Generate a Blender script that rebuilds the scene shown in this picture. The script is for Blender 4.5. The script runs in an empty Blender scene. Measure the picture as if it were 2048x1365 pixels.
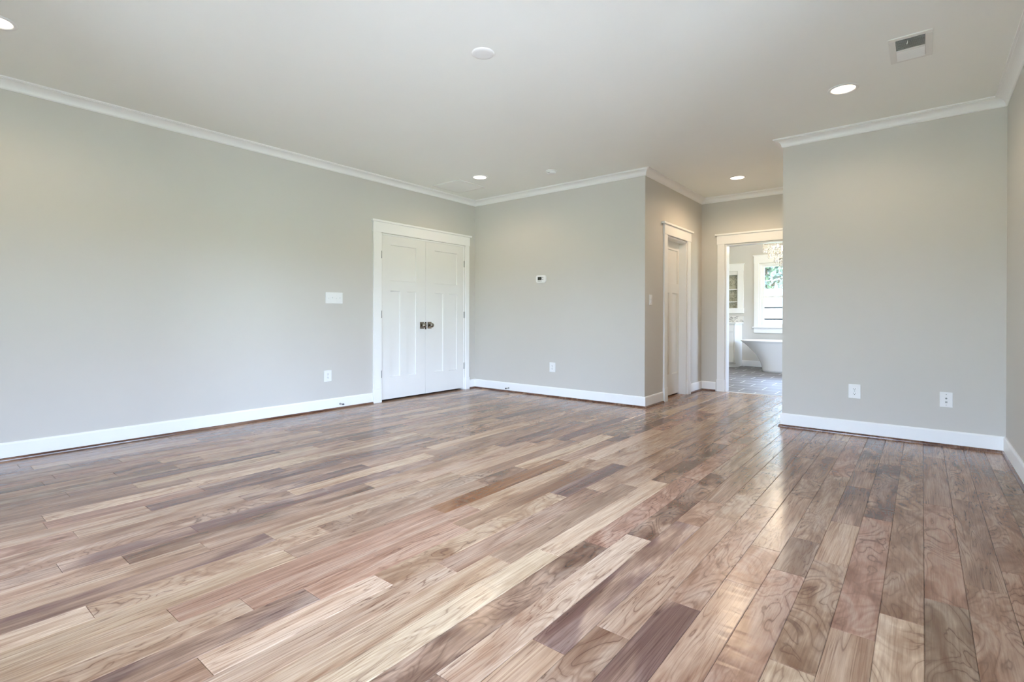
import bpy, bmesh, math, random
from mathutils import Vector, Matrix
random.seed(7)
C = bpy.context.scene.collection
S = bpy.context.scene
R = math.radians

# ------------------------------------------------------------------ camera
FPX, YAW, PITCH, ROLL, VS, CAMH = 1020.06, 38.803, -0.194, 0.125, 44.26, 1.02
cam = bpy.data.cameras.new('camera')
cam.sensor_fit = 'HORIZONTAL'; cam.sensor_width = 36.0
cam.lens = FPX / 2048 * 36.0
cam.shift_y = -VS / 2048
cam.clip_start = 0.05; cam.clip_end = 300
camo = bpy.data.objects.new('camera', cam); C.objects.link(camo)
a, t, r_ = R(YAW), R(PITCH), R(ROLL)
fw = Vector((-math.sin(a), math.cos(a), 0)); rt = Vector((math.cos(a), math.sin(a), 0)); up = Vector((0, 0, 1))
fw2 = fw * math.cos(t) + up * math.sin(t); up2 = up * math.cos(t) - fw * math.sin(t)
rt3 = rt * math.cos(r_) + up2 * math.sin(r_); up3 = up2 * math.cos(r_) - rt * math.sin(r_)
M = Matrix.Identity(4)
for i in range(3):
    M[i][0], M[i][1], M[i][2] = rt3[i], up3[i], -fw2[i]
M[2][3] = CAMH
camo.matrix_world = M
S.camera = camo

# ------------------------------------------------------------------ view, sky, sun
S.view_settings.view_transform = 'Standard'; S.view_settings.look = 'None'
S.view_settings.gamma = 1.0; S.view_settings.use_curve_mapping = False
EXPOSURE = 0.0
S.view_settings.exposure = EXPOSURE
S.cycles.max_bounces = 14; S.cycles.diffuse_bounces = 8; S.cycles.glossy_bounces = 4
S.cycles.transparent_max_bounces = 12
S.cycles.sample_clamp_indirect = 6.0
SKY_STRENGTH = 32.0
SUN_STRENGTH = 58.0
LAMP_W = 12.5
HALL_LAMP_W = 28.0

w = bpy.data.worlds.new('sky'); S.world = w; w.use_nodes = True
nt = w.node_tree; nt.nodes.clear()
out = nt.nodes.new('ShaderNodeOutputWorld'); bg = nt.nodes.new('ShaderNodeBackground')
geo = nt.nodes.new('ShaderNodeTexCoord'); sep = nt.nodes.new('ShaderNodeSeparateXYZ')
ramp = nt.nodes.new('ShaderNodeValToRGB')
mr = nt.nodes.new('ShaderNodeMapRange'); mr.inputs[1].default_value = -1; mr.inputs[2].default_value = 1
nt.links.new(geo.outputs['Generated'], sep.inputs[0]); nt.links.new(sep.outputs['Z'], mr.inputs[0])
nt.links.new(mr.outputs[0], ramp.inputs[0]); nt.links.new(ramp.outputs[0], bg.inputs[0]); nt.links.new(bg.outputs[0], out.inputs[0])
e = ramp.color_ramp.elements
e[0].position = 0.516; e[0].color = (0.16, 0.19, 0.14, 1)
e[1].position = 1.0; e[1].color = (0.40, 0.58, 1.0, 1)
x_ = e.new(0.532); x_.color = (0.60, 0.755, 1.0, 1)
x_ = e.new(0.65); x_.color = (0.52, 0.70, 1.0, 1)
bg.inputs[1].default_value = SKY_STRENGTH

sun = bpy.data.lights.new('sun', 'SUN'); sun.energy = SUN_STRENGTH; sun.angle = R(2); sun.color = (1, .97, .93)
suno = bpy.data.objects.new('sun', sun); C.objects.link(suno)
sd = Vector((-0.62, -0.12, 0.95)).normalized()            # towards the sun: beyond the left wall, high
suno.rotation_euler = sd.to_track_quat('Z', 'Y').to_euler(); suno.location = (-8, 2, 12)

# ------------------------------------------------------------------ dimensions
XA, YB, XC, YD, YE, XE, XR, Y0 = -5.045, 5.417, -2.435, 7.305, 5.333, -1.024, 0.496, -0.52
ZC = 2.69; ZB = 0.125; ZCR = 2.618; TH = 0.12
YW = 11.47                                                 # bathroom window wall
# window openings: (x0,x1) or (y0,y1), z0, z1
RIGHT_WINDOWS = [(0.0, 1.35), (1.70, 3.05)]
ADDED_BATH_WINDOWS = [(7.9, 9.3), (9.7, 11.1)]  # unseen, added to brighten the bathroom
FRONT_WINDOWS = [(-3.3, -2.3), (-1.55, -0.4)]
WZ0, WZ1, FZ0 = 0.45, 2.10, 0.06

def portal(name, loc, rot, sx, sy):
    l = bpy.data.lights.new(name, 'AREA'); l.shape = 'RECTANGLE'; l.size = sx; l.size_y = sy
    l.cycles.is_portal = True
    o = bpy.data.objects.new(name, l); C.objects.link(o); o.location = loc; o.rotation_euler = rot
for y0, y1 in RIGHT_WINDOWS:
    portal('window_portal', (XR + .10, (y0 + y1) / 2, (WZ0 + WZ1) / 2), (0, R(90), 0), WZ1 - WZ0, y1 - y0)
for y0, y1 in ADDED_BATH_WINDOWS:
    portal('window_portal', (XR + .10, (y0 + y1) / 2, 1.48), (0, R(90), 0), 1.3, y1 - y0)
for x0, x1 in FRONT_WINDOWS:
    portal('window_portal', ((x0 + x1) / 2, Y0 - .10, (FZ0 + WZ1) / 2), (R(90), 0, 0), x1 - x0, WZ1 - FZ0)
portal('window_portal', (-2.17, YW + .10, 1.48), (R(-90), 0, 0), .95, 1.3)

# ------------------------------------------------------------------ materials
def s2l(c):
    return tuple(((v / 255) / 12.92 if v / 255 <= .04045 else ((v / 255 + .055) / 1.055) ** 2.4) for v in c)
class N:
    """small node helper"""
    def __init__(s, name):
        s.m = bpy.data.materials.new(name); s.m.use_nodes = True; s.t = s.m.node_tree
        s.b = s.t.nodes['Principled BSDF']
    def n(s, typ, **k):
        x = s.t.nodes.new(typ)
        for kk, v in k.items(): setattr(x, kk, v)
        return x
    def l(s, o, i): s.t.links.new(o, i)
    def math(s, op, *args, clamp=False):
        x = s.n('ShaderNodeMath', operation=op); x.use_clamp = clamp
        for i, v in enumerate(args):
            if isinstance(v, (int, float)): x.inputs[i].default_value = v
            else: s.l(v, x.inputs[i])
        return x.outputs[0]
    def noise(s, vec, scale, detail=2, rough=.5, dist=0):
        x = s.n('ShaderNodeTexNoise'); x.inputs['Scale'].default_value = scale; x.inputs['Detail'].default_value = detail
        x.inputs['Roughness'].default_value = rough; x.inputs['Distortion'].default_value = dist
        if vec is not None: s.l(vec, x.inputs['Vector'])
        return x.outputs['Fac']
    def mix(s, fac, c1, c2, blend='MIX'):
        x = s.n('ShaderNodeMix', data_type='RGBA', blend_type=blend)
        for sock, v in ((x.inputs[0], fac), (x.inputs[6], c1), (x.inputs[7], c2)):
            if isinstance(v, (int, float)): sock.default_value = v
            elif isinstance(v, tuple): sock.default_value = (*v[:3], 1)
            else: s.l(v, sock)
        return x.outputs[2]
    def rng(s, v, a, b, c, d):
        x = s.n('ShaderNodeMapRange'); s.l(v, x.inputs[0])
        for i, q in enumerate((a, b, c, d)): x.inputs[i + 1].default_value = q
        return x.outputs[0]
    def bump(s, h, strength, dist):
        x = s.n('ShaderNodeBump'); x.inputs['Strength'].default_value = strength; x.inputs['Distance'].default_value = dist
        s.l(h, x.inputs['Height']); s.l(x.outputs[0], s.b.inputs['Normal'])
def painted(name, srgb, rough=.5, var=.02, bump=.0, scale=60, metal=0.0):
    k = N(name); co = k.n('ShaderNodeTexCoord').outputs['Object']
    f = k.noise(co, 3.0, 3)
    c = s2l(srgb)
    k.l(k.mix(f, tuple(v * (1 - var) for v in c), tuple(min(1, v * (1 + var)) for v in c)), k.b.inputs['Base Color'])
    k.b.inputs['Roughness'].default_value = rough; k.b.inputs['Metallic'].default_value = metal
    if bump: k.bump(k.noise(co, scale, 3), bump, .001)
    return k.m
M_WALL = painted('greige_wall_paint', (205, 201, 193), .62, .012, .12, 180)
M_BWALL = painted('pale_grey_wall_paint', (207, 204, 197), .6, .012, .1, 180)
M_CEIL = painted('ceiling_paint', (246, 248, 243), .8, .01, .1, 160)
M_TRIM = painted('white_trim_paint', (246, 246, 244), .32, .01)
M_DOOR = painted('white_door_paint', (235, 234, 230), .36, .01)
M_PLAST = painted('white_plastic', (240, 240, 238), .35, .01)
M_GREYP = painted('grey_plastic', (170, 170, 168), .45, .02)
M_DARK = painted('dark_slot', (38, 38, 36), .6, .05)
M_SCREEN = painted('thermostat_screen', (40, 42, 36), .25, .1)
M_NICKEL = painted('aged_nickel', (150, 142, 130), .24, .05, metal=1.0)
M_STEEL = painted('satin_steel', (168, 168, 166), .38, .04, metal=1.0)
M_BRONZE = painted('dark_bronze', (70, 60, 52), .35, .05, metal=1.0)
M_RUBBER = painted('grey_rubber', (90, 92, 96), .7, .05)
M_SHOE = None
M_TUB = painted('white_acrylic', (240, 241, 242), .14, .005)
M_VAN = painted('white_cabinet_paint', (236, 236, 233), .35, .01)
M_QUARTZ = painted('white_quartz', (242, 242, 240), .15, .02)
M_FENCE = painted('grey_fence_paint', (146, 147, 146), .9, .06)  # even grey, kept dark so the sunlit fence burns out less
M_FENCE.node_tree.nodes['Principled BSDF'].inputs['Specular IOR Level'].default_value = .1
M_GAPSHADE = painted('fence_gap_shade', (26, 26, 25), 1, .05)  # near-black colour stands for shade between the fence boards
M_GAPSHADE.node_tree.nodes['Principled BSDF'].inputs['Specular IOR Level'].default_value = 0
M_BARK = painted('bark', (98, 84, 70), .9, .35, .6, 8)
M_LAWN = painted('lawn_green', (112, 128, 86), .95, .35, .6, 6)
M_BOUNCE = painted('pale_bounce_slab', (222, 214, 196), .9, .12)  # pale so the added slab throws light upward
M_ROOF = painted('roof_shingle', (80, 78, 76), .9, .2)
M_GRILLE = painted('white_grille', (236, 236, 231), .5, .02)
M_GAP = painted('duct_dark', (104, 110, 106), .8, .1)

def mk_leaf(name, c):
    k = N(name); co = k.n('ShaderNodeTexCoord').outputs['Object']
    k.l(k.mix(k.noise(co, 2.5, 3), tuple(v * .6 for v in s2l(c)), tuple(v * 1.5 for v in s2l(c))), k.b.inputs['Base Color'])
    k.b.inputs['Roughness'].default_value = .6
    return k.m
M_LEAF = [mk_leaf('leaf_green', (82, 92, 78)), mk_leaf('leaf_pale_green', (98, 108, 92))]

def mk_emit(name, col, strength):
    k = N(name); k.b.inputs['Base Color'].default_value = (.9, .85, .75, 1)
    k.b.inputs['Emission Color'].default_value = (*col, 1); k.b.inputs['Emission Strength'].default_value = strength
    return k.m
M_LAMP = mk_emit('lamp_lens', (1, .86, .68), 4.5)
M_BULB = mk_emit('bulb_glow', (1, .86, .68), 14)

def mk_glass():
    k = N('window_glass'); k.t.nodes.remove(k.b)
    tr = k.n('ShaderNodeBsdfTransparent'); gl = k.n('ShaderNodeBsdfGlossy'); gl.inputs['Roughness'].default_value = .02
    fr = k.n('ShaderNodeFresnel'); fr.inputs[0].default_value = 1.45
    mx = k.n('ShaderNodeMixShader'); k.l(fr.outputs[0], mx.inputs[0]); k.l(tr.outputs[0], mx.inputs[1]); k.l(gl.outputs[0], mx.inputs[2])
    k.l(mx.outputs[0], k.t.nodes['Material Output'].inputs[0]); return k.m
M_GLASS = mk_glass()
def mk_crystal():
    k = N('crystal'); k.b.inputs['Transmission Weight'].default_value = .75; k.b.inputs['IOR'].default_value = 1.5
    k.b.inputs['Base Color'].default_value = (.98, .96, .93, 1)
    co = k.n('ShaderNodeTexCoord').outputs['Object']
    k.l(k.rng(k.noise(co, 40, 1), 0, 1, .02, .12), k.b.inputs['Roughness']); return k.m
M_CRYSTAL = mk_crystal()
def mk_marble():
    k = N('grey_veined_marble'); co = k.n('ShaderNodeTexCoord').outputs['Object']
    d = k.noise(co, 6, 6, .6, 1.5)
    v = k.math('ABSOLUTE', k.math('SUBTRACT', d, .5))
    f = k.rng(v, 0, .06, 0, 1)
    k.l(k.mix(f, s2l((150, 148, 144)), s2l((226, 224, 218))), k.b.inputs['Base Color']); k.b.inputs['Roughness'].default_value = .2
    return k.m
M_MARBLE = mk_marble()
def mk_dimmarble():
    k = N('sage_veined_stone'); co = k.n('ShaderNodeTexCoord').outputs['Object']
    d = k.noise(co, 8, 6, .6, 1.5)
    v = k.math('ABSOLUTE', k.math('SUBTRACT', d, .5))
    k.l(k.mix(k.rng(v, 0, .05, 0, 1), s2l((140, 140, 124)), s2l((190, 189, 170))), k.b.inputs['Base Color']); k.b.inputs['Roughness'].default_value = .25
    return k.m
M_SAGE = mk_dimmarble()

def mk_tile():
    k = N('grey_porcelain_tile'); pos = k.n('ShaderNodeNewGeometry').outputs['Position']
    br = k.n('ShaderNodeTexBrick'); br.offset = .5
    mp = k.n('ShaderNodeMapping'); k.l(pos, mp.inputs[0]); mp.inputs['Location'].default_value = (TILE_OX, TILE_OY, 0)
    k.l(mp.outputs[0], br.inputs['Vector'])
    br.inputs['Scale'].default_value = 1; br.inputs['Brick Width'].default_value = .46; br.inputs['Row Height'].default_value = .32
    br.inputs['Mortar Size'].default_value = .005; br.inputs['Mortar Smooth'].default_value = .1
    n = k.noise(pos, 5, 4, .6, .4)
    k.l(k.mix(n, s2l((92, 87, 86)), s2l((116, 110, 109))), br.inputs['Color1'])
    k.l(k.mix(n, s2l((86, 82, 82)), s2l((110, 105, 104))), br.inputs['Color2'])
    br.inputs['Mortar'].default_value = (*s2l((222, 220, 216)), 1)
    k.l(br.outputs['Color'], k.b.inputs['Base Color']); k.b.inputs['Roughness'].default_value = .5
    return k.m
TILE_OX, TILE_OY = 0.15, -7.50 + .32
M_TILE = mk_tile()

def mk_wood(name, use_attr=True, base=(120, 84, 60)):
    k = N(name); pos = k.n('ShaderNodeNewGeometry').outputs['Position']
    sp = k.n('ShaderNodeSeparateXYZ'); k.l(pos, sp.inputs[0])
    X, Y = sp.outputs[0], sp.outputs[1]
    if use_attr:
        at = k.n('ShaderNodeAttribute', attribute_name='tone'); tone = at.outputs['Color']
        ap = k.n('ShaderNodeAttribute', attribute_name='plank'); s3 = k.n('ShaderNodeSeparateColor'); k.l(ap.outputs['Color'], s3.inputs[0])
        rnd, fig, bright = s3.outputs
    else:
        rgb = k.n('ShaderNodeRGB'); rgb.outputs[0].default_value = (*s2l(base), 1); tone = rgb.outputs[0]
        v = k.n('ShaderNodeValue'); v.outputs[0].default_value = .3; rnd = v.outputs[0]
        v = k.n('ShaderNodeValue'); v.outputs[0].default_value = 0; fig = v.outputs[0]
    def vec(x, y, z):
        c = k.n('ShaderNodeCombineXYZ')
        for i, q in enumerate((x, y, z)):
            if isinstance(q, (int, float)): c.inputs[i].default_value = q
            else: k.l(q, c.inputs[i])
        return c.outputs[0]
    off = k.math('MULTIPLY', rnd, 91.7)
    ys = k.math('MULTIPLY', Y, k.math('ADD', k.math('MULTIPLY', fig, 2.6), .45))        # figured boards: shorter swirls
    xs = k.math('MULTIPLY', X, k.math('SUBTRACT', 20.0, k.math('MULTIPLY', fig, 15.5)))
    f = k.noise(vec(xs, ys, off), 1.0, 4, .42, .8)
    # contour rings of the growth layers
    K = k.math('SUBTRACT', 13.0, k.math('MULTIPLY', fig, 2.0))
    ring = k.math('PINGPONG', k.math('MULTIPLY', f, K), .5)
    line = k.rng(ring, .0, .10, 1, 0)
    lw = k.rng(k.noise(vec(k.math('MULTIPLY', X, 7), k.math('MULTIPLY', Y, 1.6), off), 1.0, 2), .38, .62, .0, 1)
    line = k.math('MULTIPLY', line, lw)
    blotch = k.noise(vec(k.math('MULTIPLY', X, 8), k.math('MULTIPLY', Y, k.math('ADD', k.math('MULTIPLY', fig, 2.2), .7)), k.math('ADD', off, 7.0)), 1.0, 3, .55, 1.2)
    fine = k.noise(vec(k.math('MULTIPLY', X, 150), k.math('MULTIPLY', Y, 5), off), 1.0, 3, .65, .3)
    pore = k.rng(k.noise(vec(k.math('MULTIPLY', X, 260), k.math('MULTIPLY', Y, 14), off), 1.0, 1), .60, .72, 0, 1)
    dark = k.mix(1.0, tone, s2l((170, 140, 122)), 'MULTIPLY')
    if use_attr:
        sap = k.rng(k.noise(vec(k.math('MULTIPLY', X, 5), k.math('MULTIPLY', Y, 1.7), k.math('ADD', off, 31.0)), 1.0, 3, .5, .8), .46, .62, 0, .8)
        tone = k.mix(k.math('MULTIPLY', sap, bright), tone, s2l((186, 150, 122)))
    lite = k.mix(.35, tone, s2l((222, 200, 176)))
    c = k.mix(k.rng(blotch, .30, .52, 1, 0), k.mix(k.rng(blotch, .5, .72, 0, .8), tone, lite), k.mix(.75, tone, dark))
    c = k.mix(k.rng(ring, .0, .5, .34, 0), c, dark)
    c = k.mix(k.math('MULTIPLY', line, .64), c, k.mix(1.0, dark, s2l((164, 136, 132)), 'MULTIPLY'))
    c = k.mix(k.rng(fine, .3, .7, .42, 0), c, k.mix(1.0, c, s2l((150, 122, 110)), 'MULTIPLY'))
    c = k.mix(k.math('MULTIPLY', pore, .16), c, dark)
    k.l(c, k.b.inputs['Base Color'])
    rg = k.rng(fine, .2, .8, .17, .27)
    k.l(rg, k.b.inputs['Roughness']); k.b.inputs['Specular IOR Level'].default_value = .5
    # hand scraped ripple across the boards and faint grain relief
    rip = k.noise(vec(k.math('MULTIPLY', X, 5), k.math('MULTIPLY', Y, 20), off), 1.0, 1.5, .5, .5)
    h = k.math('ADD', k.math('MULTIPLY', rip, 1.0), k.math('MULTIPLY', fine, .015))
    k.bump(h, .42, .004)
    return k.m
M_FLOOR = mk_wood('hand_scraped_walnut')
M_SHOE = mk_wood('walnut_molding', False, (112, 76, 56))

# ------------------------------------------------------------------ mesh helpers
class MB:
    def __init__(s): s.bm = bmesh.new()
    def box(s, x0, x1, y0, y1, z0, z1, bevel=0):
        b = bmesh.new(); bmesh.ops.create_cube(b, size=1)
        for v in b.verts: v.co = Vector((x0 + (v.co.x + .5) * (x1 - x0), y0 + (v.co.y + .5) * (y1 - y0), z0 + (v.co.z + .5) * (z1 - z0)))
        if bevel: bmesh.ops.bevel(b, geom=b.edges[:], offset=bevel, segments=2, affect='EDGES', profile=.5)
        s.merge(b); return s
    def merge(s, b, mat=None):
        me = bpy.data.meshes.new('tmp')
        if mat is not None: bmesh.ops.transform(b, matrix=mat, verts=b.verts[:])
        b.to_mesh(me); b.free(); s.bm.from_mesh(me); bpy.data.meshes.remove(me)
    def lathe(s, prof, seg=32, mat=None):
        """prof: (radius, z) pairs, closed on the axis when radius is 0"""
        b = bmesh.new(); rings = []
        for r, z in prof:
            if r < 1e-6: rings.append([b.verts.new((0, 0, z))])
            else: rings.append([b.verts.new((r * math.cos(2 * math.pi * i / seg), r * math.sin(2 * math.pi * i / seg), z)) for i in range(seg)])
        for p, q in zip(rings, rings[1:]):
            for i in range(seg):
                j = (i + 1) % seg
                if len(p) == 1 and len(q) == 1: continue
                if len(p) == 1: b.faces.new((p[0], q[i], q[j]))
                elif len(q) == 1: b.faces.new((p[i], p[j], q[0]))
                else: b.faces.new((p[i], p[j], q[j], q[i]))
        bmesh.ops.recalc_face_normals(b, faces=b.faces[:])
        for f in b.faces: f.smooth = True
        s.merge(b, mat); return s
    def tube(s, pts, rad, seg=10):
        b = bmesh.new(); rings = []
        pts = [Vector(p) for p in pts]
        for i, p in enumerate(pts):
            d = (pts[min(i + 1, len(pts) - 1)] - pts[max(i - 1, 0)]).normalized()
            u = d.orthogonal().normalized() if i == 0 else (u - d * u.dot(d)).normalized()
            v = d.cross(u); rr = rad[i] if isinstance(rad, (list, tuple)) else rad
            rings.append([b.verts.new(p + (u * math.cos(2 * math.pi * k / seg) + v * math.sin(2 * math.pi * k / seg)) * rr) for k in range(seg)])
        for p, q in zip(rings, rings[1:]):
            for i in range(seg): b.faces.new((p[i], p[(i + 1) % seg], q[(i + 1) % seg], q[i]))
        b.faces.new(rings[0][::-1]); b.faces.new(rings[-1])
        for f in b.faces: f.smooth = True
        bmesh.ops.recalc_face_normals(b, faces=b.faces[:]); s.merge(b); return s
    def prism(s, poly, axis, a, b_):
        """extrude a 2-D outline along axis; outline coords are the other two axes in xyz order"""
        b = bmesh.new()
        def P(p, t): return {'x': (t, p[0], p[1]), 'y': (p[0], t, p[1]), 'z': (p[0], p[1], t)}[axis]
        A = [b.verts.new(P(p, a)) for p in poly]; B = [b.verts.new(P(p, b_)) for p in poly]
        b.faces.new(A); b.faces.new(B[::-1]); n = len(poly)
        for i in range(n): b.faces.new((A[i], B[i], B[(i + 1) % n], A[(i + 1) % n]))
        bmesh.ops.recalc_face_normals(b, faces=b.faces[:]); s.merge(b); return s
    def sweep(s, p0, p1, m0, m1, prof):
        """closed profile (offset, z) between two floor points; m0/m1 are the mitre vectors that carry the offset"""
        b = bmesh.new()
        A = [b.verts.new((p0[0] + m0[0] * o, p0[1] + m0[1] * o, z)) for o, z in prof]
        B = [b.verts.new((p1[0] + m1[0] * o, p1[1] + m1[1] * o, z)) for o, z in prof]
        n = len(prof); b.faces.new(A); b.faces.new(B[::-1])
        for i in range(n): b.faces.new((A[i], B[i], B[(i + 1) % n], A[(i + 1) % n]))
        bmesh.ops.recalc_face_normals(b, faces=b.faces[:]); s.merge(b); return s
    def build(s, name, mat, parent=None, loc=None):
        me = bpy.data.meshes.new(name); s.bm.to_mesh(me); s.bm.free()
        o = bpy.data.objects.new(name, me); C.objects.link(o); me.materials.append(mat)
        if parent is not None:
            o.parent = parent
        if loc is not None: o.location = loc
        return o
def tag(o, label, cat, group=None, kind=None):
    o['label'] = label; o['category'] = cat
    if group: o['group'] = group
    if kind: o['kind'] = kind
    return o
def empty(name, label, cat, loc=(0, 0, 0), rot=(0, 0, 0), group=None, kind=None):
    o = bpy.data.objects.new(name, None); C.objects.link(o); o.location = loc; o.rotation_euler = rot
    o.empty_display_size = .1
    return tag(o, label, cat, group, kind)
def dup(root, loc, rot=None, label=None):
    r = root.copy(); C.objects.link(r); r.location = loc
    if rot: r.rotation_euler = rot
    if label: r['label'] = label
    for ch in root.children:
        c = ch.copy(); C.objects.link(c); c.parent = r
        for g in ch.children:
            d = g.copy(); C.objects.link(d); d.parent = c
    return r
def struct(name, mb, mat, label, cat): return tag(mb.build(name, mat), label, cat, kind='structure')

def holed(axis, c0, c1, a0, a1, z0, z1, holes):
    """wall slab along an axis ('x' runs in x) between c0..c1 in thickness, with rectangular openings (a0,a1,z0,z1)"""
    m = MB()
    def bx(p, q, zz0, zz1):
        if q - p < 1e-4 or zz1 - zz0 < 1e-4: return
        if axis == 'x': m.box(p, q, c0, c1, zz0, zz1)
        else: m.box(c0, c1, p, q, zz0, zz1)
    cur = a0
    for h0, h1, hz0, hz1 in sorted(holes):
        bx(cur, h0, z0, z1); bx(h0, h1, z0, hz0); bx(h0, h1, hz1, z1); cur = h1
    bx(cur, a1, z0, z1); return m

# ------------------------------------------------------------------ shell
DD = (3.770, 5.202)          # double door clear opening on the left wall (y)
HD = (6.035, 6.722)          # hall door clear opening on the hall wall (y)
BD = (-2.112, -1.352)        # bathroom doorway (x)
DH = 2.025
BX0, BX1 = -4.35, XR      # bathroom side walls
WIN = (-2.645, -1.690, .83, 2.14)
NICHE = (-3.62, -3.058, 1.222, 2.008)
struct('wall_left', holed('y', XA - TH, XA, Y0 - TH, YW + TH, 0, ZC, [(DD[0], DD[1], 0, DH)]), M_WALL, 'long greige wall on the left with the white double doors', 'wall')
struct('wall_back', MB().box(XA, XC, YB, YB + TH, 0, ZC), M_WALL, 'greige far wall with the thermostat', 'wall')
struct('wall_hall_left', holed('y', XC - TH, XC, YB + TH, YD, 0, ZC, [(HD[0], HD[1], 0, DH)]), M_WALL, 'short hall wall with the single white door and a switch', 'wall')
struct('wall_hall_end', holed('x', YD, YD + TH, XA, XR, 0, ZC, [(BD[0], BD[1], 0, DH)]), M_WALL, 'wall at the end of the hall around the bathroom doorway', 'wall')
struct('wall_hall_right', MB().box(XE, XE + TH, YE + TH, YD, 0, ZC), M_WALL, 'hall side of the projecting wall block', 'wall')
struct('wall_block', MB().box(XE, XR, YE, YE + TH, 0, ZC), M_WALL, 'greige wall block on the right with two white wall plates low down', 'wall')
struct('wall_right', holed('y', XR, XR + TH, Y0 - TH, YW + TH, 0, ZC, [(y0, y1, WZ0, WZ1) for y0, y1 in RIGHT_WINDOWS] + [(y0, y1, .83, 2.14) for y0, y1 in ADDED_BATH_WINDOWS]), M_WALL, 'greige wall cut by the right edge of the picture', 'wall')
struct('wall_front', holed('x', Y0 - TH, Y0, XA, XR, 0, ZC, [(x0, x1, FZ0, WZ1) for x0, x1 in FRONT_WINDOWS]), M_WALL, 'window wall behind the viewpoint', 'wall')
struct('wall_bathroom_back', holed('x', YW, YW + TH, XA, XR, 0, ZC, [WIN, NICHE]), M_BWALL, 'pale bathroom wall with the window', 'wall')
struct('wall_bathroom_left', MB().box(BX0 - TH, BX0, YD + TH, YW, 0, ZC), M_BWALL, 'pale bathroom side wall beyond the vanity', 'wall')
struct('wall_closet', MB().box(XA - .75, XA - .69, 3.5, 5.5, 0, ZC).box(XA - .69, XA - TH, 3.5, 3.56, 0, ZC).box(XA - .69, XA - TH, 5.44, 5.5, 0, ZC), M_WALL, 'closet walls behind the white double doors', 'wall')
struct('ceiling', MB().box(XA - .8, XR + TH, Y0 - TH, YW + TH, ZC, ZC + .15), M_CEIL, 'flat white ceiling with recessed lights', 'ceiling')
struct('sun_block_eaves', MB().box(XA - 1.4, XR + 1.0, Y0 - 1.3, YW + .75, ZC + .15, ZC + .25), M_ROOF, 'unseen roof slab with added eaves that keep sun out of the windows', 'roof')  # overhang added out of view to block direct sun

# ---- plank floor: every board a bevelled strip, boards run along y, tones and butt joints as laid
TONES = {'P': (206, 176, 145), 'L': (184, 151, 122), 'M': (163, 130, 105), 'G': (158, 131, 108), 'R': (171, 133, 108), 'O': (134, 89, 57), 'V': (128, 98, 86), 'D': (120, 89, 70)}
JOINTS = [(-17,.63,'L0','R0'),(-18,1.11,'L0','M0'),(-12,.42,'L0','L0'),(-10,.80,'L1','D1'),(-8,.62,'L0','L0'),(-6,.85,'L1','V0'),(-4,1.05,'M1','R1'),(2,2.84,'R1','M1'),(-38,.82,'M0','M0'),(-37,1.07,'M0','L0'),(-35,1.24,'V0','P0'),(-34,.96,'L0','V0'),(-34,1.46,'V0','L0'),(-32,.68,'M0','V0'),
(-31,.97,'M0','P0'),(-31,2.45,'L0','D0'),(-31,2.83,'D0','L0'),(-30,1.22,'M0','L0'),(-28,.51,'L0','R0'),(-28,1.2,'R0','V0'),(-28,1.7,'V0','M0'),
(-27,.9,'L0','V0'),(-27,2.1,'P0','V0'),(-26,1.45,'L0','M0'),(-25,1.28,'M0','V0'),(-24,1.5,'M1','P0'),(-24,2.86,'M0','M0'),(-23,.46,'M0','V0'),
(-23,.95,'R0','V0'),(-23,1.66,'M0','V0'),(-22,.65,'L0','D0'),(-22,1.86,'D0','L0'),(-21,.91,'L0','L0'),(-21,2.11,'D0','L0'),(-20,1.14,'V0','L0'),
(-20,3.55,'L0','V0'),(-19,1.34,'L1','M0'),(-19,2.54,'M1','M0'),(-19,3.92,'L0','M0'),(-18,2.33,'M0','D1'),(-18,2.73,'D1','P0'),(-17,1.85,'R0','O0'),
(-17,3.06,'O0','L0'),(-16,.82,'L1','R0'),(-16,2.0,'P1','L0'),(-16,3.21,'M0','P0'),(-15,1.0,'V0','R0'),(-14,1.23,'P0','L1'),(-14,3.22,'V0','L0'),
(-13,1.45,'L0','M0'),(-13,2.65,'M0','L0'),(-13,3.87,'M0','M0'),(-12,1.64,'L0','M0'),(-11,1.82,'P0','P0'),(-11,3.04,'P0','D1'),(-10,2.02,'D1','R1'),
(-10,3.23,'R0','R1'),(-10,4.66,'M0','M0'),(-9,1.0,'D1','P0'),(-9,2.21,'P0','D1'),(-9,3.42,'M0','M0'),(-8,1.3,'L0','V0'),(-8,2.51,'L0','R1'),
(-8,2.89,'R1','M0'),(-8,3.71,'M0','M0'),(-7,1.49,'M1','L0'),(-7,2.69,'L0','M1'),(-7,3.91,'M0','M0'),(-6,1.79,'V0','R1'),(-6,3.0,'L0','M0'),
(-5,2.07,'L0','R1'),(-5,2.46,'G0','L0'),(-5,3.28,'L0','M0'),(-5,3.67,'M1','M0'),(-4,2.28,'R1','G0'),(-4,2.67,'G0','M1'),(-3,1.67,'P1','M1'),
(-3,2.48,'M1','L0'),(-3,3.0,'L0','V0'),(-3,3.7,'V1','M0'),(-3,4.09,'M0','V0'),(-2,1.97,'L0','R1'),(-2,3.17,'L1','V1'),(-2,4.41,'M1','M0'),
(-1,2.17,'P1','M1'),(-1,3.42,'M1','M1'),(-1,4.61,'M0','M0'),(0,2.39,'G1','R1'),(0,3.61,'R1','M1'),(0,4.84,'M0','V0'),(1,2.61,'R1','M1'),(1,3.81,'M0','M0'),(2,4.06,'M0','M0')]
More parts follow.
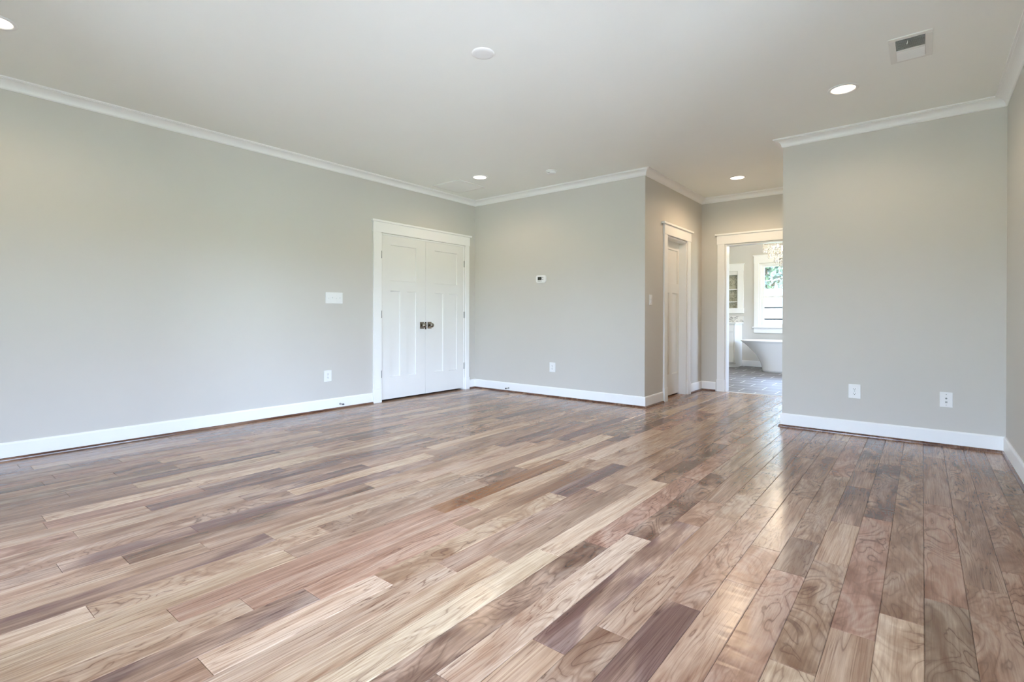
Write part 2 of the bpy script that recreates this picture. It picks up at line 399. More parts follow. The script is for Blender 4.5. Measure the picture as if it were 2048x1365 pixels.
def build_floor():
    rnd = random.Random(21)
    rows = {}
    for k, y, lo, hi in JOINTS: rows.setdefault(k, []).append((y, lo, hi))
    bm = bmesh.new(); tone = bm.loops.layers.float_color.new('tone'); pl = bm.loops.layers.float_color.new('plank')
    PW, X00, MAXL = .1212, .010, 1.22
    def rtone():
        t = rnd.choices('PLMGRVDO', (6, 34, 38, 9, 9, 3, 1, 0))[0]; return t + ('1' if rnd.random() < .3 else '0')
    def plank(x0, x1, y0, y1, tk):
        if y1 - y0 < .004: return
        b = .0022; d = .0018; g = .0004
        c = s2l(TONES[tk[0]]); j = 1 + rnd.uniform(-.07, .07)
        c = tuple(min(1, v * j * (1 + rnd.uniform(-.02, .02))) for v in c)
        fig = rnd.uniform(.65, 1.0) if tk[1] == '1' else rnd.uniform(.0, .3)
        p = (rnd.random(), fig, 1.0 if tk[0] in 'VD' else 0.0, 1)         # third value: boards whose dark heartwood fades into paler sapwood
        x0 += g; x1 -= g; y0 += g; y1 -= g
        o = [bm.verts.new(q) for q in ((x0, y0, -d), (x1, y0, -d), (x1, y1, -d), (x0, y1, -d))]
        i = [bm.verts.new(q) for q in ((x0 + b, y0 + b, 0), (x1 - b, y0 + b, 0), (x1 - b, y1 - b, 0), (x0 + b, y1 - b, 0))]
        u = [bm.verts.new((v.co.x, v.co.y, -.014)) for v in o]
        fs = [bm.faces.new(i)]
        for q in range(4):
            fs.append(bm.faces.new((o[q], o[(q + 1) % 4], i[(q + 1) % 4], i[q])))
            fs.append(bm.faces.new((u[q], u[(q + 1) % 4], o[(q + 1) % 4], o[q])))
        fs.append(bm.faces.new(u[::-1]))
        for f in fs:
            for lp in f.loops: lp[tone] = (*c, 1); lp[pl] = p
    k0 = math.floor((XA - .7 - X00) / PW); k1 = math.floor((XR + .02 - X00) / PW)
    for k in range(k0, k1 + 1):
        x0 = X00 + k * PW; x1 = min(x0 + PW, XR + .03)
        ymax = YD + .01 if (x1 > XA and x0 < XC + .3) or (x0 < XE + .1) else YE + .05
        ymin = Y0 - .02
        js = sorted(rows.get(k, []))
        cuts = []                                 # (y start, y end, tone)
        if not js:
            y = ymin - rnd.uniform(.0, 1.0)
            while y < ymax:
                L = rnd.choice((MAXL, MAXL, MAXL, rnd.uniform(.3, 1.1))); cuts.append((y, y + L, rtone())); y += L
        else:
            # below the first joint
            y = js[0][0]; tk = js[0][1]
            while y > ymin:
                L = MAXL if rnd.random() < .7 else rnd.uniform(.5, 1.1); cuts.append((y - L, y, tk)); y -= L; tk = rtone()
            for (ya, _, hi), (yb, lo, _) in zip(js, js[1:]):
                span = yb - ya
                if span <= MAXL + .06: cuts.append((ya, yb, hi if rnd.random() < .5 or hi[0] != 'M' else lo))
                else:
                    n = math.ceil(span / MAXL - .02)
                    first = min(MAXL, span - .3) if n == 2 else span / n
                    y = ya; cuts.append((ya, ya + first, hi)); y += first
                    while yb - y > MAXL + .06: cuts.append((y, y + MAXL, rtone())); y += MAXL
                    cuts.append((y, yb, lo))
            y = js[-1][0]; tk = js[-1][2]
            while y < ymax:
                L = MAXL if rnd.random() < .75 else rnd.uniform(.4, 1.1); cuts.append((y, y + L, tk)); y += L; tk = rtone()
        for ya, yb, tk in cuts: plank(x0, x1, max(ya, ymin), min(yb, ymax), tk)
    me = bpy.data.meshes.new('floor'); bm.to_mesh(me); bm.free()
    o = bpy.data.objects.new('floor', me); C.objects.link(o); me.materials.append(M_FLOOR)
    return tag(o, 'hand scraped walnut plank floor of mixed tan and brown boards', 'floor', kind='structure')
build_floor()
struct('floor_slab', MB().box(XA - .8, XR + TH, Y0 - TH, YW + TH, -.16, -.0145), M_DARK, 'subfloor below the planks', 'floor')
struct('floor_bathroom', MB().box(BX0, BX1, YD + .035, YW, -.0145, .0), M_TILE, 'grey porcelain tile floor of the bathroom', 'floor')
struct('trim_threshold', MB().prism([(YD + .005, 0), (YD + .045, 0), (YD + .04, .006), (YD + .01, .006)], 'x', BD[0] + .018, BD[1] - .018), M_QUARTZ, 'pale threshold strip in the bathroom doorway', 'threshold')

# ---- crown molding and baseboards
def mitres(pts):
    """closed polygon walked with the room on the right-hand side; returns the mitre vector at each vertex"""
    n = len(pts); out = []
    for i in range(n):
        d0 = (Vector(pts[i]) - Vector(pts[i - 1])).normalized(); d1 = (Vector(pts[(i + 1) % n]) - Vector(pts[i])).normalized()
        n0 = Vector((d0.y, -d0.x)); n1 = Vector((d1.y, -d1.x))
        out.append(tuple((n0 + n1) / (1 + n0.dot(n1))))
    return out
ROOM = [(XA, Y0), (XA, YB), (XC, YB), (XC, YD), (XE, YD), (XE, YE), (XR, YE), (XR, Y0)]
MIT = mitres(ROOM)
NAMES = ['left', 'back', 'hall_left', 'hall_end', 'hall_right', 'block', 'right', 'front']
WHERE = ['above the long left wall', 'above the far thermostat wall', 'above the hall door wall', 'at the end of the hall', 'on the hall side of the wall block', 'above the right wall block', 'above the right edge wall', 'behind the viewpoint']
pj, pz = .075, ZC
crown = [(0, ZCR), (.006, ZCR), (.010, ZCR + .005)]
for i in range(9):                                       # cove
    q = i / 8 * math.pi / 2
    crown.append((.012 + .050 * (1 - math.cos(q)), ZCR + .008 + .050 * math.sin(q)))
crown += [(.062, ZC - .010), (pj, ZC - .010), (pj, ZC), (0, ZC)]
for i, nm in enumerate(NAMES):
    struct('trim_%d' % (i + 1), MB().sweep(ROOM[i], ROOM[(i + 1) % 8], MIT[i], MIT[(i + 1) % 8], crown), M_TRIM, 'white cove crown molding ' + WHERE[i], 'crown molding')
base = [(0, .0), (.014, .0), (.014, .112), (.011, .120), (.006, ZB), (0, ZB)]
shoe = [(.0138, .0), (.030, .0), (.0285, .008), (.024, .015), (.0138, .0195)]
def baseboard(i, cuts, label):
    """cuts: (start,end) along the wall axis; None = the mitred room corner"""
    p, q = Vector(ROOM[i]), Vector(ROOM[(i + 1) % 8]); d = (q - p).normalized(); nrm = Vector((d.y, -d.x))
    mb, ms = MB(), MB()
    ax = 0 if abs(d.x) > .5 else 1
    for s0, s1 in cuts:
        a_, ma = (p, MIT[i]) if s0 is None else (p.copy(), tuple(nrm))
        b_, mb_ = (q, MIT[(i + 1) % 8]) if s1 is None else (q.copy(), tuple(nrm))
        if s0 is not None: a_[ax] = s0
        if s1 is not None: b_[ax] = s1
        mb.sweep(a_, b_, ma, mb_, base); ms.sweep(a_, b_, ma, mb_, shoe)
    o = struct('baseboard_' + NAMES[i], mb, M_TRIM, label, 'baseboard')
    s_ = ms.build('shoe_molding', M_SHOE, o); s_['label'] = 'dark stained wood shoe molding'
baseboard(0, [(None, 3.648), (5.290, None)], 'white baseboard along the long left wall')
baseboard(1, [(None, None)], 'white baseboard under the thermostat wall')
baseboard(2, [(None, 5.915), (6.842, None)], 'white baseboard either side of the hall door')
baseboard(3, [(None, -2.235), (-1.23, None)], 'white baseboard beside the bathroom doorway')
baseboard(4, [(None, None)], 'white baseboard on the hall side of the wall block')
baseboard(5, [(None, None)], 'white baseboard under the right wall block')
baseboard(6, [(None, None)], 'white baseboard running out at the right edge')
baseboard(7, [(None, FRONT_WINDOWS[1][1] + .09), (FRONT_WINDOWS[1][0] - .09, FRONT_WINDOWS[0][1] + .09), (FRONT_WINDOWS[0][0] - .09, None)], 'white baseboard behind the viewpoint')
bb = MB()
bb.box(-2.965, BX1, YW - .014, YW, 0, .12, .002)
struct('baseboard_bathroom', bb, M_TRIM, 'white baseboard below the bathroom window', 'baseboard')

# ---- door casings: local frame: u along wall, n out of the wall (towards the room), z up
def wallbox(m, fr, u0, u1, n0, n1, z0, z1, bevel=.0015):
    ax, c, sgn = fr                       # wall axis, wall plane coordinate, room-side sign
    a0, a1 = sorted((c + sgn * n0, c + sgn * n1))
    if ax == 'y': m.box(a0, a1, u0, u1, z0, z1, bevel)
    else: m.box(u0, u1, a0, a1, z0, z1, bevel)
def casing(name, fr, u0, u1, wl, wr, capover, label, jdepth=TH, hz0=None, hz1=2.150, cz=2.173, plinth=.165):
    hz0 = hz0 or DH
    root = empty(name, label, 'door casing', kind='structure', loc=((0, 0, 0)))
    for a_, b_ in ((u0 - wl, u0 - .006), (u1 + .006, u1 + wr)):
        m = MB(); wallbox(m, fr, a_, b_, 0, .019, plinth, hz0 + .004); m.build('side_casing', M_TRIM, root)
        m = MB(); wallbox(m, fr, a_ - .004, b_ + .004, 0, .025, 0, plinth); m.build('plinth_block', M_TRIM, root)
    m = MB(); wallbox(m, fr, u0 - wl - .006, u1 + wr + .006, 0, .024, hz0 + .004, hz1); m.build('head_casing', M_TRIM, root)
    m = MB(); wallbox(m, fr, u0 - wl - capover, u1 + wr + capover, 0, .042, hz1, cz); m.build('cap_molding', M_TRIM, root)
    m = MB()
    wallbox(m, fr, u0, u0 + .018, -jdepth, .0, 0, hz0); wallbox(m, fr, u1 - .018, u1, -jdepth, .0, 0, hz0); wallbox(m, fr, u0 + .018, u1 - .018, -jdepth, 0, hz0 - .018, hz0)
    m.build('jamb', M_TRIM, root)
    return root
FA, FC, FD = ('y', XA, 1), ('y', XC, 1), ('x', YD, -1)
casing('trim_9', FA, 3.770, 5.202, .112, .078, .030, 'white casing with a capped head around the double doors')
casing('trim_10', FC, HD[0], HD[1], .100, .105, .055, 'white casing with a capped head around the hall door')
casing('trim_11', FD, BD[0], BD[1], .102, .102, .028, 'white casing with a capped head around the bathroom doorway')

def panel_leaf(fr, u0, u1, face, thick, z0, z1, panels, mat, rec=.013):
    """craftsman leaf: slab with square recessed panels on the room face; face = n of the front"""
    bm = bmesh.new(); ax, c, sgn = fr
    us = sorted({u0, u1, *[p[0] for p in panels], *[p[1] for p in panels]}); zs = sorted({z0, z1, *[p[2] for p in panels], *[p[3] for p in panels]})
    def P(u, n, z): return (c + sgn * n, u, z) if ax == 'y' else (u, c + sgn * n, z)
    cache = {}
    def V(u, n, z):
        k = (round(u, 5), round(n, 5), round(z, 5))
        if k not in cache: cache[k] = bm.verts.new(P(u, n, z))
        return cache[k]
    def inp(u, z): return any(p[0] < u < p[1] and p[2] < z < p[3] for p in panels)
    for a_, b_ in zip(us, us[1:]):
        for d, e_ in zip(zs, zs[1:]):
            if not inp((a_ + b_) / 2, (d + e_) / 2): bm.faces.new((V(a_, face, d), V(b_, face, d), V(b_, face, e_), V(a_, face, e_)))
    for p in panels:
        w_ = .004
        o = [(p[0], p[2]), (p[1], p[2]), (p[1], p[3]), (p[0], p[3])]; ii = [(p[0] + w_, p[2] + w_), (p[1] - w_, p[2] + w_), (p[1] - w_, p[3] - w_), (p[0] + w_, p[3] - w_)]
        # split the outline at grid lines so that it welds with the face grid
        for q in range(4):
            A, B = o[q], o[(q + 1) % 4]; Ai, Bi = ii[q], ii[(q + 1) % 4]
            bm.faces.new((bm.verts.new(P(A[0], face, A[1])), bm.verts.new(P(B[0], face, B[1])), bm.verts.new(P(Bi[0], face - rec, Bi[1])), bm.verts.new(P(Ai[0], face - rec, Ai[1]))))
        bm.faces.new([bm.verts.new(P(x, face - rec, z)) for x, z in ii])
    back = face - thick
    bm.faces.new([V(u, back, z) for u, z in ((u0, z0), (u1, z0), (u1, z1), (u0, z1))])
    for (ua, za), (ub, zb_) in (((u0, z0), (u1, z0)), ((u1, z0), (u1, z1)), ((u1, z1), (u0, z1)), ((u0, z1), (u0, z0))):
        bm.faces.new([bm.verts.new(P(*q)) for q in ((ua, face, za), (ub, face, zb_), (ub, back, zb_), (ua, back, za))])
    bmesh.ops.remove_doubles(bm, verts=bm.verts[:], dist=1e-5)
    bmesh.ops.recalc_face_normals(bm, faces=bm.faces[:])
    m = MB(); m.bm.free(); m.bm = bm; return m
def orient(fr):
    ax, c, sgn = fr
    n = Vector((sgn, 0, 0)) if ax == 'y' else Vector((0, sgn, 0))
    return n.to_track_quat('Z', 'Y').to_matrix().to_4x4()
def knob(parent, fr, u, face, z, label):
    ax, c, sgn = fr
    def T(n): return Matrix.Translation((c + sgn * n, u, z) if ax == 'y' else (u, c + sgn * n, z)) @ orient(fr)
    m = MB(); wallbox(m, fr, u - .033, u + .033, face, face + .008, z - .045, z + .045, .003); rp = m.build('rosette', M_NICKEL, parent)
    k = MB().lathe([(0, .006), (.013, .006), (.012, .022), (.017, .030), (.027, .040), (.030, .052), (.027, .063), (.016, .071), (0, .073)], 28, T(face))
    k.build('door_knob', M_NICKEL, parent)['label'] = label
def hinges(parent, fr, u, face, zs):
    for z in zs:
        m = MB(); ax, c, sgn = fr
        p = (c + sgn * (face + .004), u) if ax == 'y' else (u, c + sgn * (face + .004))
        m.tube([(p[0], p[1], z - .044), (p[0], p[1], z + .044)], .0065, 10)
        wallbox(m, fr, u - .012, u + .012, face - .004, face + .0015, z - .043, z + .043, 0)
        m.build('hinge', M_STEEL, parent)
LF = -.004
def dpan(u0, u1):
    a_, b_ = u0 + .132, u1 - .156
    if u0 > 4.4: a_, b_ = u0 + .156, u1 - .132
    m_ = (a_ + b_) / 2
    return [(a_, b_, 1.462, 1.900), (a_, m_ - .052, .287, 1.338), (m_ + .052, b_, .287, 1.338)]
d1 = empty('door_1', 'left leaf of the white double doors with its knob at the right edge', 'door', kind='structure')
panel_leaf(FA, 3.784, 4.4765, LF, .035, .022, 2.006, dpan(3.784, 4.4765), M_DOOR).build('door_leaf', M_DOOR, d1)
knob(d1, FA, 4.415, LF, .912, 'aged nickel knob on the left leaf'); hinges(d1, FA, 3.778, LF, (1.768, 1.051, .333))
d2 = empty('door_2', 'right leaf of the white double doors, next to the corner', 'door', kind='structure')
panel_leaf(FA, 4.4805, 5.188, LF, .035, .022, 2.006, dpan(4.4805, 5.188), M_DOOR).build('door_leaf', M_DOOR, d2)
m = MB(); wallbox(m, FA, 4.466, 4.489, LF, LF + .006, .860, .955, .001); m.build('latch_plate', M_BRONZE, d2)
knob(d2, FA, 4.545, LF, .912, 'aged nickel knob on the right leaf'); hinges(d2, FA, 5.194, LF, (1.768, 1.051, .333))
d3 = empty('door_3', 'white panelled door set back in the hall side wall', 'door', kind='structure')
HF = -.098
hu0, hu1 = HD[0] + .020, HD[1] + .045
panel_leaf(FC, HD[0] - .03, HD[1] + .062, HF, .035, .020, 2.012, [(6.19, 6.660, 1.462, 1.900), (6.19, 6.372, .287, 1.338), (6.476, 6.660, .287, 1.338)], M_DOOR).build('door_leaf', M_DOOR, d3)
knob(d3, FC, 6.11, HF, .912, 'aged nickel knob half hidden by the casing')
# small room behind the hall door stays closed off by the other walls

# ------------------------------------------------------------------ ceiling fittings
def downlight(loc, label, watts):
    root = empty('recessed_downlight', label, 'ceiling light', loc, group='recessed downlights')
    MB().lathe([(.076, 0), (.097, 0), (.099, -.003), (.095, -.006), (.080, -.007), (.076, -.004), (.076, 0)], 40).build('trim_ring', M_PLAST, root)
    MB().lathe([(0, -.0015), (.076, -.0015), (.076, -.0005), (0, -.0005)], 40).build('lens', M_LAMP, root)
    l = bpy.data.lights.new('downlight_lamp', 'SPOT'); l.energy = watts; l.color = (1, .75, .49); l.spot_size = R(172); l.spot_blend = .55; l.shadow_soft_size = .07
    lo = bpy.data.objects.new('downlight_lamp', l); C.objects.link(lo); lo.parent = root; lo.location = (0, 0, -.09)
    return root
dl = downlight((-.455, 4.41, ZC), 'lit downlight near the supply vent at right', LAMP_W)
dup(dl, (-4.115, 4.50, ZC), label='lit downlight beside the flush return grille')
downlight((-1.722, 6.42, ZC), 'lit downlight over the hall', HALL_LAMP_W)
dup(dl, (-4.09, .415, ZC), label='lit downlight cut by the left edge of the picture')
cv = empty('ceiling_box_cover', 'round blank white cover plate in the middle of the ceiling', 'cover plate', (-2.17, 2.40, ZC))
MB().lathe([(0, -.011), (.050, -.0105), (.066, -.008), (.071, -.004), (.072, 0)], 40).build('cover_disc', M_PLAST, cv)
sm = empty('smoke_detector', 'white smoke detector on the ceiling before the thermostat wall', 'smoke detector', (-3.305, 4.82, ZC))
MB().lathe([(0, -.010), (.062, -.010), (.064, -.008), (.064, 0)], 36).build('mounting_base', M_PLAST, sm)
MB().lathe([(0, -.036), (.030, -.036), (.046, -.033), (.050, -.026), (.052, -.014), (.052, -.0095), (0, -.0095)], 36).build('detector_body', M_PLAST, sm)
MB().box(-.02, .012, -.0522, -.045, -.030, -.024, .001).build('sounder_slot', M_GREYP, sm)

rg = empty('return_air_grille', 'square white return grille lying flush in the ceiling corner', 'vent', (-4.615, 4.655, ZC))
m = MB(); HX, HY, FWd = .242, .242, .034
for q in ((-HX, HX, -HY, -HY + FWd), (-HX, HX, HY - FWd, HY), (-HX, -HX + FWd, -HY + FWd, HY - FWd), (HX - FWd, HX, -HY + FWd, HY - FWd)): m.box(q[0], q[1], q[2], q[3], -.009, 0, .002)
m.build('frame', M_GRILLE, rg)
m = MB()
for i in range(30):
    y = -HY + FWd + (i + .5) * (2 * HY - 2 * FWd) / 30
    m.prism([(y + .006, -.0075), (y + .005, -.0080), (y - .007, -.0012), (y - .006, -.0006)], 'x', -HX + FWd, HX - FWd)
m.build('slats', M_GRILLE, rg)
MB().box(-HX + FWd, HX - FWd, -HY + FWd, HY - FWd, -.0005, 0).build('filter', M_GREYP, rg)

sv = empty('supply_air_vent', 'white supply register on the ceiling at the upper right', 'vent', (-.062, 3.99, ZC))
m = MB(); HX, HY = .105, .185; ix, iy = .070, .147
for q in ((-HX, HX, -HY, -iy), (-HX, HX, iy, HY), (-HX, -ix, -iy, iy), (ix, HX, -iy, iy)): m.box(q[0], q[1], q[2], q[3], -.006, 0, .002)
m.build('frame', M_GRILLE, sv)
for sgn, nm in ((-1, 'louvres'), (1, 'louvres')):
    m = MB()
    for i in range(9):
        y = sgn * (.008 + (i + .5) * (iy - .008) / 9); dy = sgn * .008
        p = [(y - dy, -.0005), (y - dy + .001, -.0005), (y + dy + .001, -.0125), (y + dy, -.0125)]
        m.prism(p, 'x', -ix, ix)
    m.build(nm, M_GRILLE, sv)
MB().box(-ix, ix, -.006, .006, -.012, -.001, .001).build('center_bar', M_GRILLE, sv)
MB().box(-ix, ix, -iy, iy, -.0006, -.0002).build('duct_opening', M_GAP, sv)
MB().tube([(-.012, -iy + .012, -.010), (-.012, -iy + .012, -.020), (-.016, -iy + .03, -.024)], .0022, 8).build('lever', M_GRILLE, sv)

# ------------------------------------------------------------------ wall plates.  local frame: x right along the wall, z up, -y out into the room
def outlet(loc, rot, label, pw=.089, ph=.122):
    root = empty('power_outlet', label, 'outlet', loc, rot, 'duplex outlets')
    MB().box(-pw / 2, pw / 2, -.0065, 0, -ph / 2, ph / 2, .0028).build('cover_plate', M_PLAST, root)
    for s_ in (1, -1):
        m = MB(); b = bmesh.new()
        pts = []
        for i in range(24):
            q = 2 * math.pi * i / 24; pts.append((.0172 * math.cos(q), s_ * .0195 + max(-.0125, min(.0125, .0172 * math.sin(q)))))
        b.free(); m.prism(pts, 'y', -.0085, -.006); rc = m.build('receptacle', M_PLAST, root)
        m = MB(); z = s_ * .0195
        m.box(-.0078, -.0054, -.0088, -.008, z - .001, z + .0075); m.box(.0054, .0078, -.0088, -.008, z - .001, z + .0075)
        m.box(-.0028, .0028, -.0088, -.008, z - .0095, z - .0045); m.build('socket_slots', M_DARK, rc)
    MB().lathe([(0, .0072), (.003, .0072), (.0034, .006), (0, .006)], 12, Matrix.Rotation(R(90), 4, 'X')).build('screw', M_GREYP, root)
    return root
oB = outlet((-3.687, YB, .379), (0, 0, 0), 'white duplex outlet low on the far wall under the thermostat')
dup(oB, (XA, 3.071, .375), (0, 0, R(90)), 'white duplex outlet low on the long left wall')
dup(oB, (-.456, YE, .380), (0, 0, 0), 'white duplex outlet on the right wall block')
jk = empty('phone_cable_plate', 'white cable jack plate nearest the right corner of the wall block', 'wall plate', (.152, YE, .370))
MB().box(-.040, .040, -.0065, 0, -.060, .060, .0028).build('cover_plate', M_PLAST, jk)
MB().lathe([(0, .016), (.0035, .016), (.0035, .008), (.0065, .008), (.0065, .006), (0, .006)], 14, Matrix.Translation((0, 0, .010)) @ Matrix.Rotation(R(90), 4, 'X')).build('coax_connector', M_STEEL, jk)
MB().box(-.007, .007, -.0075, -.006, -.027, -.013, .0005).build('phone_jack', M_GREYP, jk)
for z in (.042, -.042): MB().lathe([(0, .0074), (.003, .0074), (.0034, .006), (0, .006)], 12, Matrix.Translation((0, 0, z)) @ Matrix.Rotation(R(90), 4, 'X')).build('screw', M_GREYP, jk)
sw = empty('light_switch', 'white four gang toggle switch plate on the left wall beside the double doors', 'light switch', (XA, 3.147, 1.227), (0, 0, R(90)))
MB().box(-.104, .104, -.0075, 0, -.061, .061, .003).build('cover_plate', M_PLAST, sw)
for i in range(4):
    x = -.069 + i * .046; upd = 1 if i % 2 else -1
    MB().prism([(-.0068, -.0065), (-.0068, .0065), (-.018, .0065 * upd + .003), (-.018, .0065 * upd - .003)], 'x', x - .0045, x + .0045).build('toggle', M_PLAST, sw)
    for z in (.03, -.03): MB().lathe([(0, .0084), (.0028, .0084), (.0032, .007), (0, .007)], 10, Matrix.Translation((x, 0, z)) @ Matrix.Rotation(R(90), 4, 'X')).build('screw', M_PLAST, sw)
sc = empty('light_switch', 'white single switch plate on the hall wall beside the hall door', 'light switch', (XC, 5.568, 1.222), (0, 0, R(90)))
MB().box(-.037, .037, -.0065, 0, -.060, .060, .0028).build('cover_plate', M_PLAST, sc)
for z in (.018, -.018): MB().prism([(-.006, z - .013), (-.006, z + .013), (-.012, z + .010), (-.008, z - .012)], 'x', -.012, .012).build('rocker', M_PLAST, sc)
MB().box(-.012, .012, -.0075, -.006, -.0022, .0022).build('rocker_gap', M_GREYP, sc)
th = empty('thermostat', 'white thermostat with a dark screen on the far wall', 'thermostat', (-3.862, YB, 1.517))
def rrect(w_, h_, r_, n=8, bulge=0):
    p = []
    for cx, cy, a0 in ((w_ / 2 - r_, h_ / 2 - r_, 0), (-w_ / 2 + r_, h_ / 2 - r_, 90), (-w_ / 2 + r_, -h_ / 2 + r_, 180), (w_ / 2 - r_, -h_ / 2 + r_, 270)):
        for i in range(n + 1): q = R(a0 + 90 * i / n); p.append((cx + r_ * math.cos(q), cy + r_ * math.sin(q)))
    return p
MB().prism(rrect(.150, .098, .026), 'y', -.024, -.0).prism(rrect(.142, .090, .024), 'y', -.028, -.024).build('housing', M_PLAST, th)
MB().prism([(x - .012, z + .006) for x, z in rrect(.062, .042, .003)], 'y', -.0285, -.027).build('screen', M_SCREEN, th)
for z in (.018, -.006): MB().prism([(x + .037, zz + z) for x, zz in rrect(.011, .010, .003)], 'y', -.030, -.027).build('button', M_DARK, th)
for x in (-.034, -.012, .010): MB().prism([(xx + x, zz - .031) for xx, zz in rrect(.014, .008, .002)], 'y', -.030, -.027).build('button', M_GREYP, th)
def doorstop(loc, rot, label):
    root = empty('door_stop', label, 'door stop', loc, rot, 'baseboard door stops')
    MB().lathe([(0, .0), (.011, 0), (.011, .004), (.006, .007), (.0045, .012), (.0045, .058), (0, .058)], 14, Matrix.Rotation(R(90), 4, 'X')).build('stem', M_STEEL, root)
    MB().lathe([(0, .056), (.009, .056), (.010, .060), (.009, .070), (0, .072)], 14, Matrix.Rotation(R(90), 4, 'X')).build('rubber_tip', M_RUBBER, root)
    return root
ds = doorstop((XA + .014, 3.215, .055), (0, 0, R(90)), 'small metal door stop on the left wall baseboard')
dup(ds, (-4.40, YB - .014, .052), (0, 0, 0), 'small metal door stop on the far wall baseboard')

# ------------------------------------------------------------------ windows of the room (beside and behind the viewpoint)
def sash_window(name, axis, c_in, sgn, u0, u1, z0, z1, label, cat='window', apron=True, cw=.09, head=.16):
    """wall axis 'x' or 'y'; c_in = room face of the wall; sgn = direction of the room"""
    fr = (axis, c_in, sgn)
    root = empty(name, label, cat, kind='structure')
    m = MB()
    wallbox(m, fr, u0 - cw, u0, 0, .019, z0, z1 + .01); wallbox(m, fr, u1, u1 + cw, 0, .019, z0, z1 + .01)
    wallbox(m, fr, u0 - cw - .005, u1 + cw + .005, 0, .024, z1 + .01, z1 + head); wallbox(m, fr, u0 - cw - .022, u1 + cw + .022, 0, .040, z1 + head, z1 + head + .02)
    m.build('casing', M_TRIM, root)
    if z0 > .3:
        m = MB(); wallbox(m, fr, u0 - cw - .025, u1 + cw + .025, -.03, .045, z0 - .022, z0); m.build('sill', M_TRIM, root)
        m = MB(); wallbox(m, fr, u0 - cw, u1 + cw, 0, .019, z0 - .125, z0 - .022); m.build('apron', M_TRIM, root)
    fwd = .032; m = MB()
    for q in ((u0, u0 + fwd, z0, z1), (u1 - fwd, u1, z0, z1), (u0 + fwd, u1 - fwd, z1 - fwd, z1), (u0 + fwd, u1 - fwd, z0, z0 + fwd * .6)): wallbox(m, fr, q[0], q[1], -.115, 0, q[2], q[3])
    m.build('frame', M_TRIM, root)
    zm = (z0 + z1) / 2 - .035
    for nm, n0, n1, za, zb_ in (('upper_sash', -.085, -.055, zm - .018, z1 - fwd), ('lower_sash', -.050, -.020, z0 + fwd * .6, zm + .018)):
        a_, b_ = u0 + fwd, u1 - fwd; sw_ = .058
        m = MB()
        for q in ((a_, a_ + sw_, za, zb_), (b_ - sw_, b_, za, zb_), (a_ + sw_, b_ - sw_, zb_ - .036, zb_), (a_ + sw_, b_ - sw_, za, za + .036)): wallbox(m, fr, q[0], q[1], n0, n1, q[2], q[3])
        s_ = m.build(nm, M_TRIM, root)
        m = MB(); wallbox(m, fr, a_ + sw_ - .003, b_ - sw_ + .003, (n0 + n1) / 2 - .002, (n0 + n1) / 2 + .002, za + .033, zb_ - .033, 0); m.build('pane', M_GLASS, s_)
    return root
sash_window('window_1', 'x', YW, -1, *WIN, 'white sash window above the bathtub')
for i, (y0, y1) in enumerate(RIGHT_WINDOWS): sash_window('window_%d' % (i + 2), 'y', XR, -1, y0, y1, WZ0, WZ1, ('first', 'second')[i] + ' white sash window of the right wall from the viewpoint')
for i, (x0, x1) in enumerate(FRONT_WINDOWS): sash_window('window_%d' % (i + 4), 'x', Y0, 1, x0, x1, FZ0, WZ1, ('farther', 'nearer')[i] + ' tall white sash window behind the viewpoint')

for i, (y0, y1) in enumerate(ADDED_BATH_WINDOWS): sash_window('window_%d' % (i + 6), 'y', XR, -1, y0, y1, .83, 2.14, ('nearer', 'farther')[i] + ' added unseen sash window, lighting the bathroom from the side')

# ------------------------------------------------------------------ bathroom
def build_tub():
    root = empty('bathtub', 'white freestanding tub with flared ends under the bathroom window', 'bathtub', (-1.95, 10.74, 0))
    bm = bmesh.new(); n = 72; H = .585
    def ring(hl, hw, z):
        vs = []
        for i in range(n):
            q = 2 * math.pi * i / n; e_ = 2 / 3.0
            cx, cy = math.cos(q), math.sin(q)
            vs.append(bm.verts.new((hl * math.copysign(abs(cx) ** e_, cx), hw * math.copysign(abs(cy) ** e_, cy), z)))
        return vs
    rings = []
    for i in range(15):
        s_ = i / 14; rings.append(ring(.44 + .385 * s_ ** 2, .345 + .05 * s_ ** 2, .0 + s_ * (H - .022)))
    rings += [ring(.832, .400, H - .016), ring(.832, .400, H - .004), ring(.826, .394, H), ring(.800, .368, H), ring(.792, .360, H - .006)]
    for i in range(10):
        s_ = 1 - (i + 1) / 11; rings.append(ring(.40 + .385 * s_ ** 1.6, .27 + .085 * s_ ** 1.2, .10 + s_ * (H - .11)))
    rings.append(ring(.30, .20, .075)); rings.append(ring(.10, .06, .072))
    for p, q in zip(rings, rings[1:]):
        for i in range(n): bm.faces.new((p[i], p[(i + 1) % n], q[(i + 1) % n], q[i]))
    bm.faces.new(rings[0][::-1]); bm.faces.new(rings[-1])
    for f in bm.faces: f.smooth = True
    bmesh.ops.recalc_face_normals(bm, faces=bm.faces[:])
    m = MB(); m.bm.free(); m.bm = bm; m.build('tub_shell', M_TUB, root)
    MB().lathe([(0, .078), (.032, .078), (.034, .074), (0, .074)], 24).build('drain', M_STEEL, root)
build_tub()

